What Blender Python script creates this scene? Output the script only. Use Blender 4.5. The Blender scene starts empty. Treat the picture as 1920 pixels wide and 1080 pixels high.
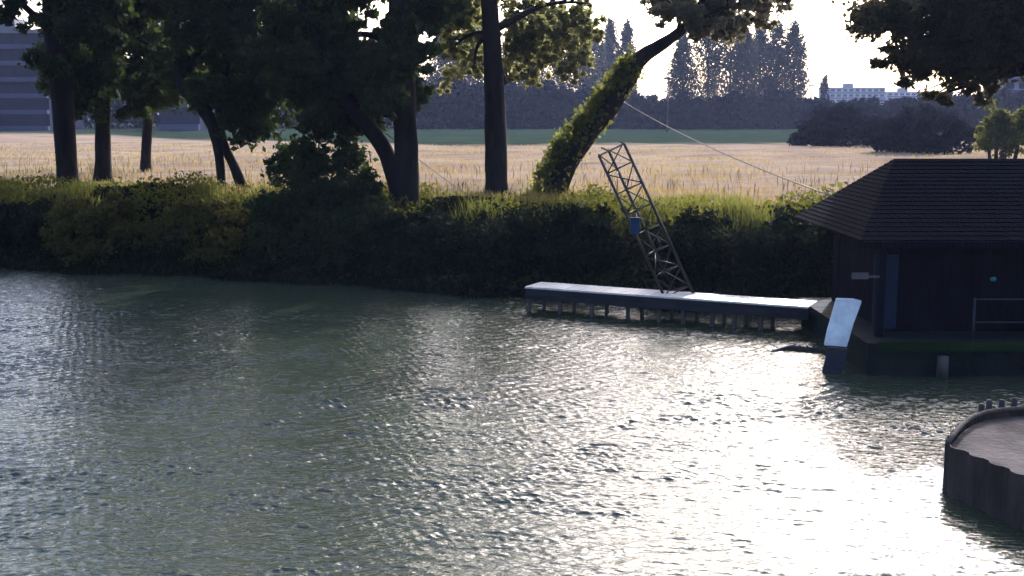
import bpy, math, random
import numpy as np
from mathutils import Vector, Matrix

rng = np.random.default_rng(7)
random.seed(7)
sc = bpy.context.scene
col = sc.collection
R = math.radians

# ------------------------------------------------------------------ camera
F, H, HOR = 2200.0, 4.0, 215.0          # focal in photo pixels, eye height over water, horizon row
PITCH = math.atan((540 - HOR) / F)
FW = np.array([0, math.cos(PITCH), -math.sin(PITCH)])
UP = np.array([0, math.sin(PITCH), math.cos(PITCH)])
EYE = np.array([0, 0, H])

def ray(px, py):
    return FW + UP * ((540 - py) / F) + np.array([1.0, 0, 0]) * ((px - 960) / F)

def P(px, py, D):                        # point seen at a pixel, D metres ahead
    d = ray(px, py)
    return EYE + d * (D / d[1])

def G(px, py, z=0.0):                    # where the line of sight meets level z
    d = ray(px, py)
    return EYE + d * ((z - H) / d[2])

def pxm(D):                              # metres per photo pixel at distance D
    return D / F

cam_d = bpy.data.cameras.new('camera')
cam = bpy.data.objects.new('camera', cam_d)
col.objects.link(cam)
cam.location = EYE
cam.rotation_euler = (math.pi / 2 - PITCH, 0, 0)
cam_d.sensor_width = 36
cam_d.lens = 36 * F / 1920
cam_d.clip_start = 0.1
cam_d.clip_end = 8000
sc.camera = cam

# ------------------------------------------------------------------ world, sun
SUN_AZ, SUN_EL = R(21.5), R(28)
w = bpy.data.worlds.new('World')
sc.world = w
w.use_nodes = True
nt = w.node_tree
sky = nt.nodes.new('ShaderNodeTexSky')
sky.sky_type = 'NISHITA'
sky.sun_disc = False
sky.sun_elevation = SUN_EL
sky.sun_rotation = SUN_AZ
sky.air_density = 1.0
sky.dust_density = 5.0
sky.ozone_density = 1.0
bg = nt.nodes['Background']
nt.links.new(sky.outputs[0], bg.inputs[0])
bg.inputs[1].default_value = 0.15
sd = bpy.data.lights.new('sun', 'SUN')
sd.energy = 2.0
sd.angle = R(0.6)
sd.color = (1.0, 0.975, 0.955)
so = bpy.data.objects.new('sun', sd)
col.objects.link(so)
sdir = Vector((math.sin(SUN_AZ) * math.cos(SUN_EL), math.cos(SUN_AZ) * math.cos(SUN_EL), math.sin(SUN_EL)))
so.rotation_euler = sdir.to_track_quat('Z', 'Y').to_euler()
so.location = (30, 120, 80)
sc.view_settings.view_transform = 'Standard'
sc.view_settings.look = 'None'
sc.view_settings.exposure = 1.45
sc.view_settings.use_white_balance = True
sc.view_settings.white_balance_temperature = 5750
sc.view_settings.white_balance_tint = 14
sc.view_settings.gamma = 1.0
sc.cycles.max_bounces = 6
sc.cycles.diffuse_bounces = 2
sc.cycles.glossy_bounces = 3
sc.cycles.transmission_bounces = 3
sc.cycles.volume_bounces = 0
sc.cycles.transparent_max_bounces = 8
sc.cycles.use_denoising = True
sc.cycles.sample_clamp_indirect = 6.0
sc.cycles.sample_clamp_direct = 0.0
sc.cycles.caustics_reflective = False
sc.cycles.caustics_refractive = False

# ------------------------------------------------------------------ materials
def mat(name, c1, c2=None, scale=2.0, rough=0.8, bump=0.0, bscale=None, trans=0.0, stretch=(1, 1, 1), metal=0.0, spec=0.3, tcol=None, detail=6):
    m = bpy.data.materials.new(name)
    m.use_nodes = True
    t = m.node_tree
    bs = t.nodes['Principled BSDF']
    bs.inputs['Roughness'].default_value = rough
    bs.inputs['Metallic'].default_value = metal
    bs.inputs['Specular IOR Level'].default_value = spec
    tc = t.nodes.new('ShaderNodeTexCoord')
    mp = t.nodes.new('ShaderNodeMapping')
    mp.inputs['Scale'].default_value = stretch
    t.links.new(tc.outputs['Object'], mp.inputs[0])
    rampout = None
    if c2 is not None:
        n = t.nodes.new('ShaderNodeTexNoise')
        n.inputs['Scale'].default_value = scale
        n.inputs['Detail'].default_value = detail
        n.inputs['Roughness'].default_value = 0.65
        t.links.new(mp.outputs[0], n.inputs['Vector'])
        r = t.nodes.new('ShaderNodeValToRGB')
        r.color_ramp.elements[0].position = 0.33
        r.color_ramp.elements[1].position = 0.67
        r.color_ramp.elements[0].color = (*c1, 1)
        r.color_ramp.elements[1].color = (*c2, 1)
        t.links.new(n.outputs[0], r.inputs[0])
        t.links.new(r.outputs[0], bs.inputs['Base Color'])
        rampout = r.outputs[0]
    else:
        bs.inputs['Base Color'].default_value = (*c1, 1)
    if bump:
        n2 = t.nodes.new('ShaderNodeTexNoise')
        n2.inputs['Scale'].default_value = bscale or scale * 4
        n2.inputs['Detail'].default_value = 5
        t.links.new(mp.outputs[0], n2.inputs['Vector'])
        b = t.nodes.new('ShaderNodeBump')
        b.inputs['Strength'].default_value = bump
        b.inputs['Distance'].default_value = 0.05
        t.links.new(n2.outputs[0], b.inputs['Height'])
        t.links.new(b.outputs[0], bs.inputs['Normal'])
    if trans:
        tr = t.nodes.new('ShaderNodeBsdfTranslucent')
        mx = t.nodes.new('ShaderNodeMixShader')
        mx.inputs[0].default_value = trans
        if tcol is not None:
            tr.inputs[0].default_value = (*tcol, 1)
        elif rampout is not None:
            t.links.new(rampout, tr.inputs[0])
        else:
            tr.inputs[0].default_value = (*c1, 1)
        out = t.nodes['Material Output']
        t.links.new(bs.outputs[0], mx.inputs[1])
        t.links.new(tr.outputs[0], mx.inputs[2])
        t.links.new(mx.outputs[0], out.inputs[0])
    return m

M = {}
M['bark'] = mat('bark', (0.007, 0.0062, 0.0065), (0.022, 0.018, 0.018), 3, 0.9, 0.9, 12, stretch=(1, 1, 0.25), spec=0.06)
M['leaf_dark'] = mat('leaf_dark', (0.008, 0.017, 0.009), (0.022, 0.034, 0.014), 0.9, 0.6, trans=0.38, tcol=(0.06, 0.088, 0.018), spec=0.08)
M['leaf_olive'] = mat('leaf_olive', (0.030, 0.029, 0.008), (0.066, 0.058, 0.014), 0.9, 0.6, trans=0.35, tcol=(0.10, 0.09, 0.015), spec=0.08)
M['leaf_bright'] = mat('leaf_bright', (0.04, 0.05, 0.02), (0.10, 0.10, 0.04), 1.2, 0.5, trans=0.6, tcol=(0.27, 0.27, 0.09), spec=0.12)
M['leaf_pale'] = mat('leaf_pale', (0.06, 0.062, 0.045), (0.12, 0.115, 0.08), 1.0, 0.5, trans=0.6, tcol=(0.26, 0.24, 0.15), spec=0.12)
M['leaf_over'] = mat('leaf_over', (0.010, 0.014, 0.008), (0.032, 0.032, 0.018), 0.9, 0.6, trans=0.35, tcol=(0.12, 0.10, 0.04), spec=0.08)
M['nettle'] = mat('nettle', (0.022, 0.034, 0.009), (0.07, 0.075, 0.016), 0.6, 0.6, trans=0.45, tcol=(0.15, 0.15, 0.02), spec=0.05)
M['ivy'] = mat('ivy', (0.022, 0.034, 0.010), (0.07, 0.085, 0.018), 1.1, 0.5, trans=0.5, tcol=(0.25, 0.26, 0.04), spec=0.1)
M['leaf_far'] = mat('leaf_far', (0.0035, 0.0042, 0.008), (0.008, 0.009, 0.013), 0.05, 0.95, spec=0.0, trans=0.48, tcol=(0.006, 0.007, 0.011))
M['leaf_poplar'] = mat('leaf_poplar', (0.035, 0.036, 0.026), (0.06, 0.058, 0.042), 0.2, 0.8, trans=0.3, tcol=(0.08, 0.075, 0.05), spec=0.05)
M['grass_dry'] = mat('grass_dry', (0.15, 0.115, 0.042), (0.33, 0.25, 0.125), 0.22, 0.7, trans=0.45, tcol=(0.34, 0.255, 0.11), spec=0.10)
M['grass_green'] = mat('grass_green', (0.035, 0.05, 0.012), (0.09, 0.10, 0.025), 0.5, 0.6, trans=0.5, tcol=(0.19, 0.19, 0.035), spec=0.15)
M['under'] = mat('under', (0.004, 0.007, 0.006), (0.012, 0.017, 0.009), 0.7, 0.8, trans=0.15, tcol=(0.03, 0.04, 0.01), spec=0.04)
M['stalk'] = mat('stalk', (0.05, 0.035, 0.018), (0.12, 0.085, 0.045), 0.5, 0.8, trans=0.3, tcol=(0.10, 0.07, 0.03), spec=0.05)
M['steel'] = mat('steel', (0.020, 0.014, 0.011), (0.050, 0.038, 0.030), 6, 0.38, metal=0.3, spec=0.4)
M['cable'] = mat('cable', (0.10, 0.085, 0.07), (0.2, 0.17, 0.15), 3, 0.35, metal=0.5, spec=0.5)
M['blue_box'] = mat('blue_box', (0.014, 0.030, 0.075), (0.024, 0.045, 0.10), 5, 0.6, spec=0.1)
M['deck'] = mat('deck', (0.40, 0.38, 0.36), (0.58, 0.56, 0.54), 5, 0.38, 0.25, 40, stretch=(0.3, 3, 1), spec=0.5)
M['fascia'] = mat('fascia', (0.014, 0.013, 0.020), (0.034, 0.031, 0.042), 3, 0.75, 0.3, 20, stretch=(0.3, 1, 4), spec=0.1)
M['post'] = mat('post', (0.03, 0.028, 0.03), (0.07, 0.06, 0.055), 5, 0.8, 0.4, 20, stretch=(1, 1, 0.3))
M['slab'] = mat('slab', (0.40, 0.42, 0.46), (0.70, 0.72, 0.76), 3.0, 0.5, 0.3, 12, spec=0.3)
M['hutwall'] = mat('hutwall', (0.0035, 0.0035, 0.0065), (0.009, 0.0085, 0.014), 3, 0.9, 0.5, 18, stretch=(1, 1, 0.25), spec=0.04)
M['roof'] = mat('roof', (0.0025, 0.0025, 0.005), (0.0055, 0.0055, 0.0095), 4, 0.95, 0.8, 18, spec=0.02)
M['hutdoor'] = mat('hutdoor', (0.009, 0.014, 0.034), (0.016, 0.024, 0.05), 3, 0.7, spec=0.1)
M['sign'] = mat('sign', (0.07, 0.06, 0.07), (0.11, 0.09, 0.10), 5, 0.7, spec=0.1)
M['turq'] = mat('turq', (0.02, 0.20, 0.22), (0.05, 0.34, 0.35), 8, 0.4)
M['algae'] = mat('algae', (0.007, 0.011, 0.009), (0.015, 0.032, 0.010), 0.55, 0.85, 0.5, 30, stretch=(1, 1, 2), spec=0.05)
M['pontoon'] = mat('pontoon', (0.006, 0.009, 0.010), (0.017, 0.021, 0.020), 1.5, 0.8, 0.3, 15, spec=0.1)
M['sheet'] = mat('sheet', (0.026, 0.020, 0.021), (0.075, 0.055, 0.05), 2.0, 0.8, 0.6, 22, stretch=(1, 1, 0.35), spec=0.1)
M['fill'] = mat('fill', (0.055, 0.045, 0.039), (0.12, 0.10, 0.088), 2.2, 0.95, 0.6, 14, spec=0.1)
M['rail'] = mat('rail', (0.018, 0.018, 0.03), (0.04, 0.04, 0.055), 5, 0.4, metal=0.3)
M['concrete'] = mat('concrete', (0.20, 0.21, 0.26), (0.28, 0.29, 0.34), 0.2, 0.85)
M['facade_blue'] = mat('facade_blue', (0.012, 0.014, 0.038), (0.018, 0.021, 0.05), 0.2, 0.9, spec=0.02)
M['band'] = mat('band', (0.055, 0.055, 0.105), (0.075, 0.075, 0.13), 0.3, 0.9, spec=0.02)
M['pane'] = mat('pane', (0.006, 0.008, 0.018), (0.012, 0.015, 0.03), 0.3, 0.5, spec=0.1)
M['roofgrey'] = mat('roofgrey', (0.12, 0.12, 0.14), (0.18, 0.18, 0.2), 0.3, 0.8)
M['slab_reflection'] = mat('slab_reflection', (0.018, 0.020, 0.030), (0.035, 0.038, 0.052), 4, 0.8, 0.3, 14, spec=0.1)  # blue-grey painted after the slab's reflection in the water
M['wood_log'] = mat('wood_log', (0.02, 0.018, 0.016), (0.05, 0.042, 0.036), 5, 0.6, 0.6, 20)

def ground_mat():
    m = bpy.data.materials.new('ground')
    m.use_nodes = True
    t = m.node_tree
    bs = t.nodes['Principled BSDF']
    bs.inputs['Roughness'].default_value = 1.0
    bs.inputs['Specular IOR Level'].default_value = 0.0
    tc = t.nodes.new('ShaderNodeTexCoord')
    at = t.nodes.new('ShaderNodeAttribute')
    at.attribute_name = 'zone'                     # 0 lush bank soil, 1 dry field, 2 green crop strip
    n = t.nodes.new('ShaderNodeTexNoise')
    n.inputs['Scale'].default_value = 0.16
    n.inputs['Detail'].default_value = 8
    n.inputs['Roughness'].default_value = 0.7
    mp = t.nodes.new('ShaderNodeMapping')
    mp.inputs['Scale'].default_value = (0.5, 1.6, 1)
    t.links.new(tc.outputs['Object'], mp.inputs[0])
    t.links.new(mp.outputs[0], n.inputs['Vector'])
    def ramp(src, stops):
        r = t.nodes.new('ShaderNodeValToRGB')
        e = r.color_ramp.elements
        e[0].position, e[0].color = stops[0][0], (*stops[0][1], 1)
        e[1].position, e[1].color = stops[-1][0], (*stops[-1][1], 1)
        for p, c in stops[1:-1]:
            x = e.new(p)
            x.color = (*c, 1)
        t.links.new(src, r.inputs[0])
        return r.outputs[0]
    dry = ramp(n.outputs[0], [(0.3, (0.14, 0.10, 0.075)), (0.45, (0.23, 0.17, 0.13)), (0.58, (0.30, 0.23, 0.155)), (0.72, (0.20, 0.185, 0.085))])
    lush = ramp(n.outputs[0], [(0.3, (0.02, 0.025, 0.012)), (0.7, (0.06, 0.07, 0.025))])
    crop = ramp(n.outputs[0], [(0.3, (0.018, 0.030, 0.020)), (0.7, (0.036, 0.052, 0.034))])
    def mix(f, a, b):
        x = t.nodes.new('ShaderNodeMix')
        x.data_type = 'RGBA'
        t.links.new(f, x.inputs[0])
        t.links.new(a, x.inputs[6])
        t.links.new(b, x.inputs[7])
        return x.outputs[2]
    def mrange(a, b):
        x = t.nodes.new('ShaderNodeMapRange')
        x.inputs[1].default_value = a
        x.inputs[2].default_value = b
        t.links.new(at.outputs['Fac'], x.inputs[0])
        return x.outputs[0]
    c = mix(mrange(0, 1), lush, dry)
    c = mix(mrange(1, 2), c, crop)
    t.links.new(c, bs.inputs['Base Color'])
    b = t.nodes.new('ShaderNodeBump')
    n2 = t.nodes.new('ShaderNodeTexNoise')
    n2.inputs['Scale'].default_value = 3
    n2.inputs['Detail'].default_value = 6
    t.links.new(tc.outputs['Object'], n2.inputs['Vector'])
    t.links.new(n2.outputs[0], b.inputs['Height'])
    b.inputs['Strength'].default_value = 0.5
    b.inputs['Distance'].default_value = 0.2
    t.links.new(b.outputs[0], bs.inputs['Normal'])
    return m

def water_mat():
    m = bpy.data.materials.new('lake_water')
    m.use_nodes = True
    t = m.node_tree
    bs = t.nodes['Principled BSDF']
    bs.inputs['Base Color'].default_value = (0.034, 0.043, 0.025, 1)
    bs.inputs['Roughness'].default_value = 0.05
    bs.inputs['IOR'].default_value = 1.5
    bs.inputs['Specular IOR Level'].default_value = 0.5
    tc = t.nodes.new('ShaderNodeTexCoord')
    mp = t.nodes.new('ShaderNodeMapping')
    mp.inputs['Scale'].default_value = (0.4, 1.0, 1.0)
    t.links.new(tc.outputs['Object'], mp.inputs[0])
    n = t.nodes.new('ShaderNodeTexNoise')
    n.inputs['Scale'].default_value = 15
    n.inputs['Detail'].default_value = 3
    n.inputs['Roughness'].default_value = 0.55
    n.inputs['Distortion'].default_value = 0.4
    t.links.new(mp.outputs[0], n.inputs['Vector'])
    b = t.nodes.new('ShaderNodeBump')
    b.inputs['Strength'].default_value = 0.85
    b.inputs['Distance'].default_value = 0.03
    t.links.new(n.outputs[0], b.inputs['Height'])
    t.links.new(b.outputs[0], bs.inputs['Normal'])
    return m

M['ground'] = ground_mat()
M['water'] = water_mat()

# ------------------------------------------------------------------ mesh helpers
def link_mesh(name, verts, faces, m, parent=None, smooth=False):
    me = bpy.data.meshes.new(name)
    if isinstance(verts, np.ndarray) and isinstance(faces, np.ndarray):
        nv, nf, k = len(verts), len(faces), faces.shape[1]
        me.vertices.add(nv)
        me.vertices.foreach_set('co', np.ascontiguousarray(verts, dtype=np.float32).ravel())
        me.loops.add(nf * k)
        me.loops.foreach_set('vertex_index', np.ascontiguousarray(faces, dtype=np.int32).ravel())
        me.polygons.add(nf)
        me.polygons.foreach_set('loop_start', np.arange(0, nf * k, k, dtype=np.int32))
        me.update(calc_edges=True)
    else:
        me.from_pydata([tuple(v) for v in verts], [], [tuple(f) for f in faces])
        me.update()
    if smooth:
        me.polygons.foreach_set('use_smooth', np.ones(len(me.polygons), dtype=bool))
    me.materials.append(m)
    o = bpy.data.objects.new(name, me)
    col.objects.link(o)
    if parent is not None:
        o.parent = parent
        o.matrix_parent_inverse = Matrix.Translation(-Vector(parent.location))
    return o

def tag(o, label=None, cat=None, group=None, kind=None):
    if label: o['label'] = label
    if cat: o['category'] = cat
    if group: o['group'] = group
    if kind: o['kind'] = kind
    return o

def empty(name, loc, label, cat, group=None):
    o = bpy.data.objects.new(name, None)
    o.location = tuple(float(v) for v in loc)
    o.empty_display_size = 0.2
    col.objects.link(o)
    return tag(o, label, cat, group)

class MB:
    """collects boxes, tubes and prisms that form ONE part"""
    def __init__(s):
        s.v, s.f = [], []
    def add(s, v, f):
        b = len(s.v)
        s.v += [tuple(float(c) for c in p) for p in v]
        s.f += [tuple(b + i for i in q) for q in f]
    def box(s, lo, hi):
        x0, y0, z0 = lo
        x1, y1, z1 = hi
        s.add([(x0, y0, z0), (x1, y0, z0), (x1, y1, z0), (x0, y1, z0), (x0, y0, z1), (x1, y0, z1), (x1, y1, z1), (x0, y1, z1)],
              [(3, 2, 1, 0), (4, 5, 6, 7), (0, 1, 5, 4), (1, 2, 6, 5), (2, 3, 7, 6), (3, 0, 4, 7)])
    def prism(s, poly, z0, z1):
        n = len(poly)
        s.add([(x, y, z0) for x, y in poly] + [(x, y, z1) for x, y in poly],
              [tuple(range(n - 1, -1, -1)), tuple(range(n, 2 * n))] + [(i, (i + 1) % n, n + (i + 1) % n, n + i) for i in range(n)])
    def tube(s, pts, rad, seg=8, wob=0.0):
        pts = [np.array(p, float) for p in pts]
        n = len(pts)
        if np.isscalar(rad): rad = [rad] * n
        vs = []
        for i, p in enumerate(pts):
            a = pts[max(i - 1, 0)]
            b = pts[min(i + 1, n - 1)]
            d = b - a
            d = d / (np.linalg.norm(d) + 1e-9)
            u = np.cross(d, [0.31, 0.9, 0.12] if abs(d[1]) < 0.9 else [1, 0, 0])
            u /= np.linalg.norm(u)
            v = np.cross(d, u)
            for k in range(seg):
                an = 2 * math.pi * k / seg
                r = rad[i] * (1 + (random.uniform(-wob, wob) if wob else 0))
                vs.append(p + r * (math.cos(an) * u + math.sin(an) * v))
        fs = [(i * seg + k, i * seg + (k + 1) % seg, (i + 1) * seg + (k + 1) % seg, (i + 1) * seg + k) for i in range(n - 1) for k in range(seg)]
        fs += [tuple(range(seg - 1, -1, -1)), tuple((n - 1) * seg + k for k in range(seg))]
        s.add(vs, fs)
    def build(s, name, m, parent=None, smooth=False):
        return link_mesh(name, s.v, s.f, m, parent, smooth)

def unit(a):
    return a / (np.linalg.norm(a, axis=1, keepdims=True) + 1e-9)

def leaf_cards(c, size, up=0.0, aspect=0.55, hang=0.0):
    """N leaf shaped diamonds at c, random facing"""
    n = len(c)
    s = np.asarray(size) * rng.uniform(0.6, 1.4, n)
    a = rng.normal(size=(n, 3))
    a[:, 2] = a[:, 2] * (1 - up) - hang
    a = unit(a)
    b = rng.normal(size=(n, 3))
    b = unit(np.cross(a, b))
    nrm = np.cross(a, b)
    L = a * s[:, None] * 0.5
    W = b * (s * aspect * 0.5)[:, None]
    bend = nrm * (s * 0.10)[:, None]
    v = np.empty((n, 4, 3))
    v[:, 0] = c - L
    v[:, 1] = c + W + bend - L * 0.15
    v[:, 2] = c + L
    v[:, 3] = c - W + bend - L * 0.15
    return v.reshape(-1, 3), np.arange(n * 4).reshape(n, 4)

def blob_points(centres, radii, n, shell=0.55, lump=0.35):
    """points in ragged ellipsoids; each ellipsoid is itself made of small sprays"""
    centres = np.asarray(centres, float)
    radii = np.asarray(radii, float)
    vol = radii.prod(axis=1) ** 0.8
    pick = rng.choice(len(centres), size=max(8, n // 45), p=vol / vol.sum())
    d = unit(rng.normal(size=(len(pick), 3)))
    rr = rng.uniform(0, 1, len(pick)) ** (1 - shell * 0.75)
    sp = centres[pick] + d * (rr * rng.uniform(0.75, 1.15, len(pick)))[:, None] * radii[pick]
    spr = radii[pick].mean(axis=1) * lump * rng.uniform(0.4, 1.1, len(pick))
    k = rng.integers(0, len(pick), n)
    q = rng.normal(size=(n, 3)) * np.array([0.55, 0.55, 0.42])
    return sp[k] + q * spr[k][:, None]

def smooth_path(pts, rad, sub=4):
    """Catmull-Rom through the trunk joints"""
    pts = [np.array(p, float) for p in pts]
    out, ro = [], []
    for i in range(len(pts) - 1):
        p0 = pts[max(i - 1, 0)]; p1 = pts[i]; p2 = pts[i + 1]; p3 = pts[min(i + 2, len(pts) - 1)]
        for k in range(sub):
            t = k / sub
            out.append(0.5 * ((2 * p1) + (-p0 + p2) * t + (2 * p0 - 5 * p1 + 4 * p2 - p3) * t * t + (-p0 + 3 * p1 - 3 * p2 + p3) * t ** 3))
            ro.append(rad[i] * (1 - t) + rad[i + 1] * t)
    out.append(pts[-1]); ro.append(rad[-1])
    return out, ro

# ------------------------------------------------------------------ shore and terrain
ZF = 1.6                                             # level of the field
SX = np.array([-400, -60, -22, -13.5, -6.7, -0.7, 5.6, 9, 14, 30, 400])
SY = np.array([34, 34, 32.4, 30.9, 28.9, 26.3, 23.6, 22.9, 22.6, 22.0, 22.0])
def shore(x):
    return np.interp(x, SX, SY) + 0.22 * np.sin(np.asarray(x) * 1.3) + 0.14 * np.sin(np.asarray(x) * 3.1 + 1)

def ground_z(x, y):
    o = np.asarray(y) - shore(x)
    z = np.interp(o, [-8, -1.5, 0, 0.5, 1.6, 4.2, 6.0, 12, 5000], [-1.3, -0.6, -0.05, 0.30, 0.75, 1.42, ZF, ZF, ZF])
    lump = 0.06 * np.sin(x * 0.9 + y * 0.5) + 0.05 * np.sin(x * 0.37 - y * 0.8 + 2)
    return z + np.where(o > 3, lump, lump * 0.3)

xs = np.concatenate([[-1500, -1000, -600, -350, -200, -120, -80], np.linspace(-60, 60, 241), [80, 120, 200, 350, 600, 1000, 1500]])
os_ = np.concatenate([[-90, -40, -20, -8, -4, -2.5], np.linspace(-1.5, 14, 63), np.linspace(15, 60, 60), np.linspace(63, 220, 55), [260, 320, 400, 550, 800, 1100, 1450]])
X, O = np.meshgrid(xs, os_)
Y = O + shore(X)
Z = ground_z(X, Y)
nr, nc = X.shape
gv = np.stack([X, Y, Z], -1).reshape(-1, 3)
ii = (np.arange(nr - 1)[:, None] * nc + np.arange(nc - 1)[None]).ravel()
gf = np.stack([ii, ii + 1, ii + nc + 1, ii + nc], 1)
ground = link_mesh('ground', gv, gf, M['ground'], smooth=True)
tag(ground, kind='structure')
zone = np.interp(O, [0, 4.5, 7.0, 100], [0, 0.05, 1, 1])
edge = np.interp(X, [-60, -25, 0, 20, 40], [150, 110, 88, 92, 100]) + 5 * np.sin(X * 0.05) + 2 * np.sin(X * 0.23)
zone = zone + np.clip((Y - edge) / 8, 0, 1) * np.where(O > 20, 1, 0)
at = ground.data.attributes.new('zone', 'FLOAT', 'POINT')
at.data.foreach_set('value', zone.reshape(-1).astype(np.float32))

# ------------------------------------------------------------------ water
def build_water():
    yr = [-80, -50, -30, -18, -10, -5, 0, 3, 5]
    y = 6.0
    while y < 36:
        yr.append(y)
        y *= 1.0014
    yr = np.array(yr)
    tc = np.concatenate([[-8, -5, -3, -2, -1.4], np.linspace(-1, 1, 1300), [1.4, 2, 3, 5, 8]])
    wdt = np.maximum(yr, 4) * 0.50 + 1.5
    X = tc[None] * wdt[:, None]
    Y = np.repeat(yr[:, None], len(tc), 1)
    Zw = np.zeros_like(X)
    r2 = np.random.default_rng(21)
    xs, ys = X.ravel().astype(np.float32), Y.ravel().astype(np.float32)
    zz = np.zeros_like(xs)
    gust = np.zeros_like(xs)
    for i in range(7):
        L = r2.uniform(3, 11)
        a = r2.normal(0, 0.33) + math.pi / 2
        gust += np.sin(2 * math.pi / L * (xs * 0.5 * math.cos(a) + ys * math.sin(a)) + r2.uniform(0, 6.28)).astype(np.float32)
    def vnoise(px, py, seed):
        g = np.random.default_rng(seed).normal(size=(128, 128)).astype(np.float32)
        fx, fy = np.floor(px), np.floor(py)
        tx, ty = px - fx, py - fy
        tx, ty = tx * tx * (3 - 2 * tx), ty * ty * (3 - 2 * ty)
        a, b = fx.astype(np.int32) % 128, fy.astype(np.int32) % 128
        a1, b1 = (a + 1) % 128, (b + 1) % 128
        return (g[a, b] * (1 - tx) + g[a1, b] * tx) * (1 - ty) + (g[a, b1] * (1 - tx) + g[a1, b1] * tx) * ty
    env = 0.9 * vnoise(xs / 0.9, ys / 0.36, 1) + 0.7 * vnoise(xs / 0.36 + 7, ys / 0.15, 2) + 0.7 * vnoise(xs / 3.1 + 3, ys / 1.9, 3)
    warps = [vnoise(xs / r2.uniform(.5, 1.3), ys / r2.uniform(.35, .9) + q, 40 + q) for q in range(6)]
    gust = np.clip(1.0 + 0.12 * gust, 0.4, 1.6) * np.clip(0.74 + 0.40 * env, 0.32, 1.7)
    for i in range(60):
        L = 0.07 * (7.0 ** r2.uniform(0, 1) ** 1.5)
        a = math.pi / 2 + 0.12 + r2.normal(0, 0.5)
        k = 2 * math.pi / L
        amp = 0.072 / k * r2.uniform(0.5, 1.4) * (0.30 if L > 0.22 else 1.0)
        ph = k * (xs * math.cos(a) + ys * math.sin(a)) + r2.uniform(0, 6.28)
        ph += 1.3 * warps[i % 6]          # bends and breaks the crests
        s = np.sin(ph)
        zz += (amp * (s + 0.35 * (s * s - 0.5))).astype(np.float32) * (gust if L < 0.22 else 1) * np.clip((L / (0.0056 * np.maximum(ys, 5)) - 0.55) / 0.6, 0, 1).astype(np.float32)
    fade = np.clip((ys - 2) / 4, 0, 1)
    v = np.stack([xs, ys, zz * fade], 1)
    n0, n1 = X.shape
    ii = (np.arange(n0 - 1)[:, None] * n1 + np.arange(n1 - 1)[None]).ravel()
    f = np.stack([ii, ii + 1, ii + n1 + 1, ii + n1], 1)
    o = link_mesh('water', v, f, M['water'], smooth=True)
    tag(o, kind='structure')
build_water()

# ------------------------------------------------------------------ trees on the bank
def tree(name, label, joints, radii, blobs, nleaf, leaf, lm, cat='tree', group='trees along the bank', limbs=9, ivy=None, limb_from=0.45, lump=0.35, hang=0.0, aspect=0.55, bark='bark'):
    """joints: world points of the trunk from the root up; blobs: (centre, radii) of the foliage masses"""
    base = joints[0]
    root = empty(name, base, label, cat, group)
    mb = MB()
    path, rr = smooth_path(joints, radii)
    rr = list(rr)
    rr[0] *= 1.35; rr[1] *= 1.12
    mb.tube(path, rr, 10, 0.06)
    order = list(range(len(blobs)))
    random.shuffle(order)
    for bi in order[:limbs]:
        c = np.array(blobs[bi][0])
        # leave the trunk below the foliage mass
        hz = [k for k in range(len(path)) if k >= limb_from * len(path)]
        k = min(hz, key=lambda q: abs(path[q][2] - (c[2] - 0.5 * np.linalg.norm((c - path[q])[:2]))))
        a = path[k]
        mid = (a + c) / 2 + np.array([random.uniform(-.3, .3), random.uniform(-.3, .3), 0.12 * np.linalg.norm(c - a)])
        r0 = min(rr[k] * 0.6, 0.05 + 0.02 * np.linalg.norm(c - a))
        pp, pr = smooth_path([a, mid, c], [r0, r0 * 0.6, r0 * 0.15], 4)
        mb.tube(pp, pr, 6, 0.05)
        for q in range(3):
            e = c + rng.normal(size=3) * np.array(blobs[bi][1]) * 0.45
            s0 = pp[random.randint(4, 7)]
            mb.tube([s0, (s0 + e) / 2 + np.array([0, 0, .15]), e], [r0 * 0.35, r0 * 0.22, r0 * 0.06], 5)
    mb.build('trunk', M[bark], root, smooth=True)
    pts = blob_points([b[0] for b in blobs], [b[1] for b in blobs], nleaf, lump=lump)
    gz = ground_z(pts[:, 0], pts[:, 1])
    pts = pts[pts[:, 2] > gz + 0.05]
    v, f = leaf_cards(pts, leaf, hang=hang, aspect=aspect)
    link_mesh('crown', v, f, M[lm], root)
    if ivy:
        n, size, i0, i1, spread, bias = ivy
        seg = rng.integers(int(i0 * (len(path) - 1)), int(i1 * (len(path) - 1)), n)
        t = rng.uniform(0, 1, n)[:, None]
        pa = np.array(path)
        c = pa[seg] * (1 - t) + pa[seg + 1] * t
        rad = np.array(rr)[seg]
        d = unit(rng.normal(size=(n, 3)))
        patch = np.sin(seg * 1.9) + np.sin(seg * 0.83 + 1) + rng.normal(0, 0.7, n)
        d[:, 0] -= 0.35
        d[patch < -0.5, 0] -= 1.2
        d = unit(d)
        fade = (1 - seg / len(path)) ** 0.6
        c = c + d * (rad + rng.uniform(0, 1, n) ** 1.6 * spread * fade)[:, None] + np.array(bias) * (rng.uniform(0, 1, n) * spread * fade)[:, None]
        keep = c[:, 2] > ground_z(c[:, 0], c[:, 1])
        v, f = leaf_cards(c[keep], size, aspect=0.8)
        link_mesh('ivy', v, f, M['ivy'], root)
    return root

def pblob(px, py, D, rx, ry, rd=None, jit=1.2):
    """a foliage mass centred on a line of sight, sizes given in photo pixels at that depth"""
    s = pxm(D)
    return (P(px, py, D + random.uniform(-jit, jit)), (rx * s, (rd if rd else (rx + ry) / 2) * s, ry * s))

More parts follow.
